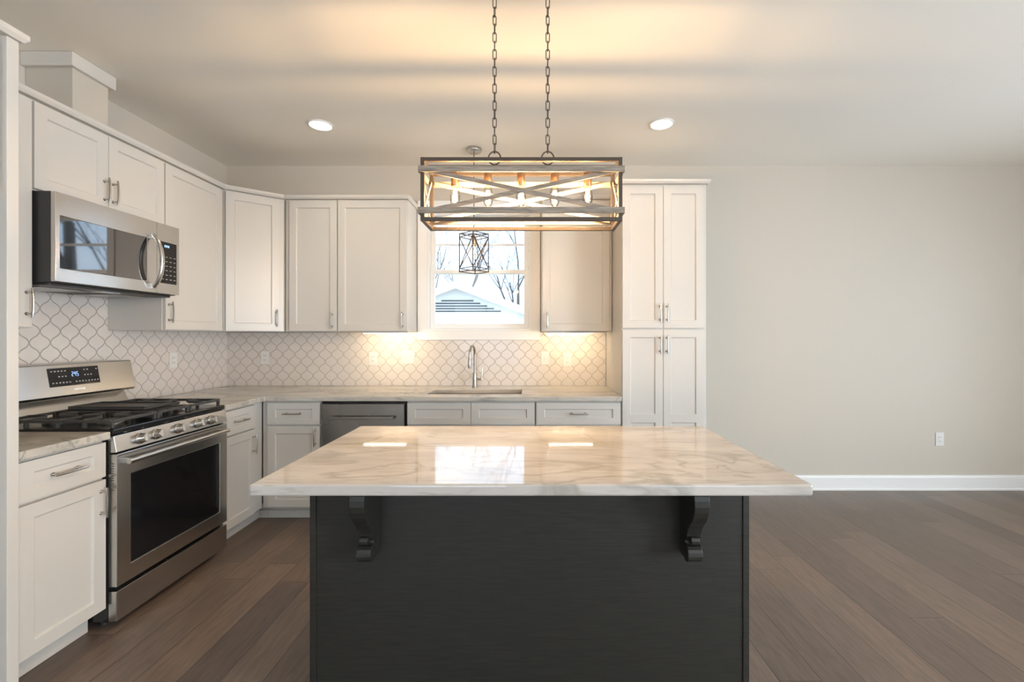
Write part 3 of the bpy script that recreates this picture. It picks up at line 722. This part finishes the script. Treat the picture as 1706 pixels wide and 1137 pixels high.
for k in (0, 1): bar(bm, (*cor[k], zt-.004), (*cor[k+2], zt-.004), .006, .007, (0, 0, 1))
obj('cage', bm, 'frame', c)
bulb(c, 0, 0, zt-.025, 1, 3)

# ------------------------------------------------------------------ recessed lights, under-cabinet bars
for (x, y, lab) in ((-1.486, 3.175, 'lit round recessed ceiling light above the left cabinets'), (.914, 3.157, 'lit round recessed ceiling light above the pantry side')):
    c = thing('recessed_light', lab, 'ceiling light', (x, y, CZ), 0, 'recessed ceiling lights')
    bm = NB(); lathe(bm, [(.085, -.001), (.085, -.006), (.074, -.009), (.070, -.004), (.070, -.001)], (0, 0, 0), 'z', 32); obj('trim_ring', bm, 'trim', c, 0, True)
    bm = NB(); lathe(bm, [(.069, -.0012), (.069, -.0045)], (0, 0, 0), 'z', 32); obj('diffuser', bm, 'lit', c)
    l = bpy.data.lights.new('can_light', 'SPOT'); l.energy = 9; l.color = (1, .80, .55); l.spot_size = math.radians(130); l.spot_blend = .8; l.shadow_soft_size = .06
    o = bpy.data.objects.new('can_light', l); COL.objects.link(o); o.parent = c; o.location = (0, 0, -.02)
for (xa, xb, lab) in ((-1.373, -1.03, 'lit bar light under the wall cabinet left of the window'), (.146, .505, 'lit bar light under the wall cabinet right of the window')):
    xm = (xa+xb)/2; hw = (xb-xa)/2
    c = thing('undercabinet_light', lab, 'light bar', (xm, 3.70, UB-.0005), 0, 'under-cabinet light bars')
    boxes('housing', 'plastic', c, (-hw-.01, hw+.01, -.022, .022, -.012, 0), bevel=.002)
    boxes('diffuser', 'strip', c, (-hw, hw, -.014, .014, -.0155, -.0122))
    a_ = area('bar_light', (0, .01, -.020), (math.radians(62), 0, 0), hw*2, .02, 1.5, (1, .76, .46)); a_.parent = c

# ------------------------------------------------------------------ outside
gnd = boxes('ground', 'ground', None, (-40, 50, BY+.3, 70, -.75, -.65)); gnd['kind'] = 'structure'
c = thing('neighbour_house', 'pale gabled house with grey louvred gable seen through the window', 'house', (-2.95, 18, -.65))
hw, ez, az = 6.4, 1.55, 4.0
bm = NB(); prism(bm, [(-hw, 0), (hw, 0), (hw, ez), (0, az-.05), (-hw, ez)], 1, 0, 7); obj('wall', bm, 'house', c)
sl_ = (az-ez)/hw
bm = NB()
for s in (-1, 1): prism(bm, [(0, az), (s*(hw+.5), ez-.5*sl_), (s*(hw+.5), ez-.5*sl_+.16), (0, az+.16)], 1, -.45, 7.3)
obj('roof', bm, 'roof', c)
bm = NB()
for s in (-1, 1): prism(bm, [(0, az-.14), (s*(hw+.5), ez-.5*sl_-.14), (s*(hw+.5), ez-.5*sl_+.10), (0, az+.10)], 1, -.50, -.452)
obj('fascia', bm, 'house', c)
bm = NB()
z = az-.62
while z > az-1.05:
    w_ = (az-.33-z)/sl_; box(bm, -w_+.12, w_-.12, -.04, -.001, z, z+.05); z -= .105
obj('gable_louvre', bm, 'louvre', c)
def tree(x, y, h, seed, label, m='bark', r0=.16, levels=4, spread=.55):
    random.seed(seed); bm = NB()
    def grow(p, d, ln, r, lv):
        pts = [p]; dd = d.copy(); n = 4; rr = [r]
        for i in range(n):
            dd = (dd+Vector((random.uniform(-1, 1), random.uniform(-1, 1), random.uniform(-.3, .6)))*.14).normalized()
            pts.append(pts[-1]+dd*ln/n); rr.append(r*(1-.45*(i+1)/n))
        tube(bm, pts, rr, 6 if lv > 1 else 4)
        if lv == 0: return
        for k in range(4 if lv > 1 else 3):
            i = random.choice((2, 3, 4)) if lv < levels else random.choice((2, 3, 4, 4))
            a = random.uniform(0, 2*math.pi); s = spread*random.uniform(.7, 1.4)
            nd = (dd+Vector((math.cos(a), math.sin(a), .15))*s).normalized()
            grow(pts[i], nd, ln*random.uniform(.55, .8), rr[i]*.62, lv-1)
    grow(Vector((0, 0, 0)), Vector((.03, 0, 1)), h*.42, r0, levels)
    o = obj('bare_tree', bm, m); o.location = (x, y, -.66)
    return tag(o, label, 'tree', 'bare trees outside the window')
tree(-.75, 28.5, 12, 11, 'bare tree standing behind the neighbour roof at right', 'bark2', r0=.17)
tree(-5.6, 38, 15, 5, 'taller bare tree behind the gable peak', r0=.22)
tree(-10.6, 50, 18, 21, 'far bare tree behind the left roof slope', r0=.26)
tree(2.88, 7.3, 9, 31, 'thick trunked bare tree mirrored in the microwave door', 'bark2', r0=.12)
tree(6.5, 11.4, 7.6, 17, 'thin bare tree mirrored in the microwave beside the thick trunk', 'bark2', r0=.10, levels=5)
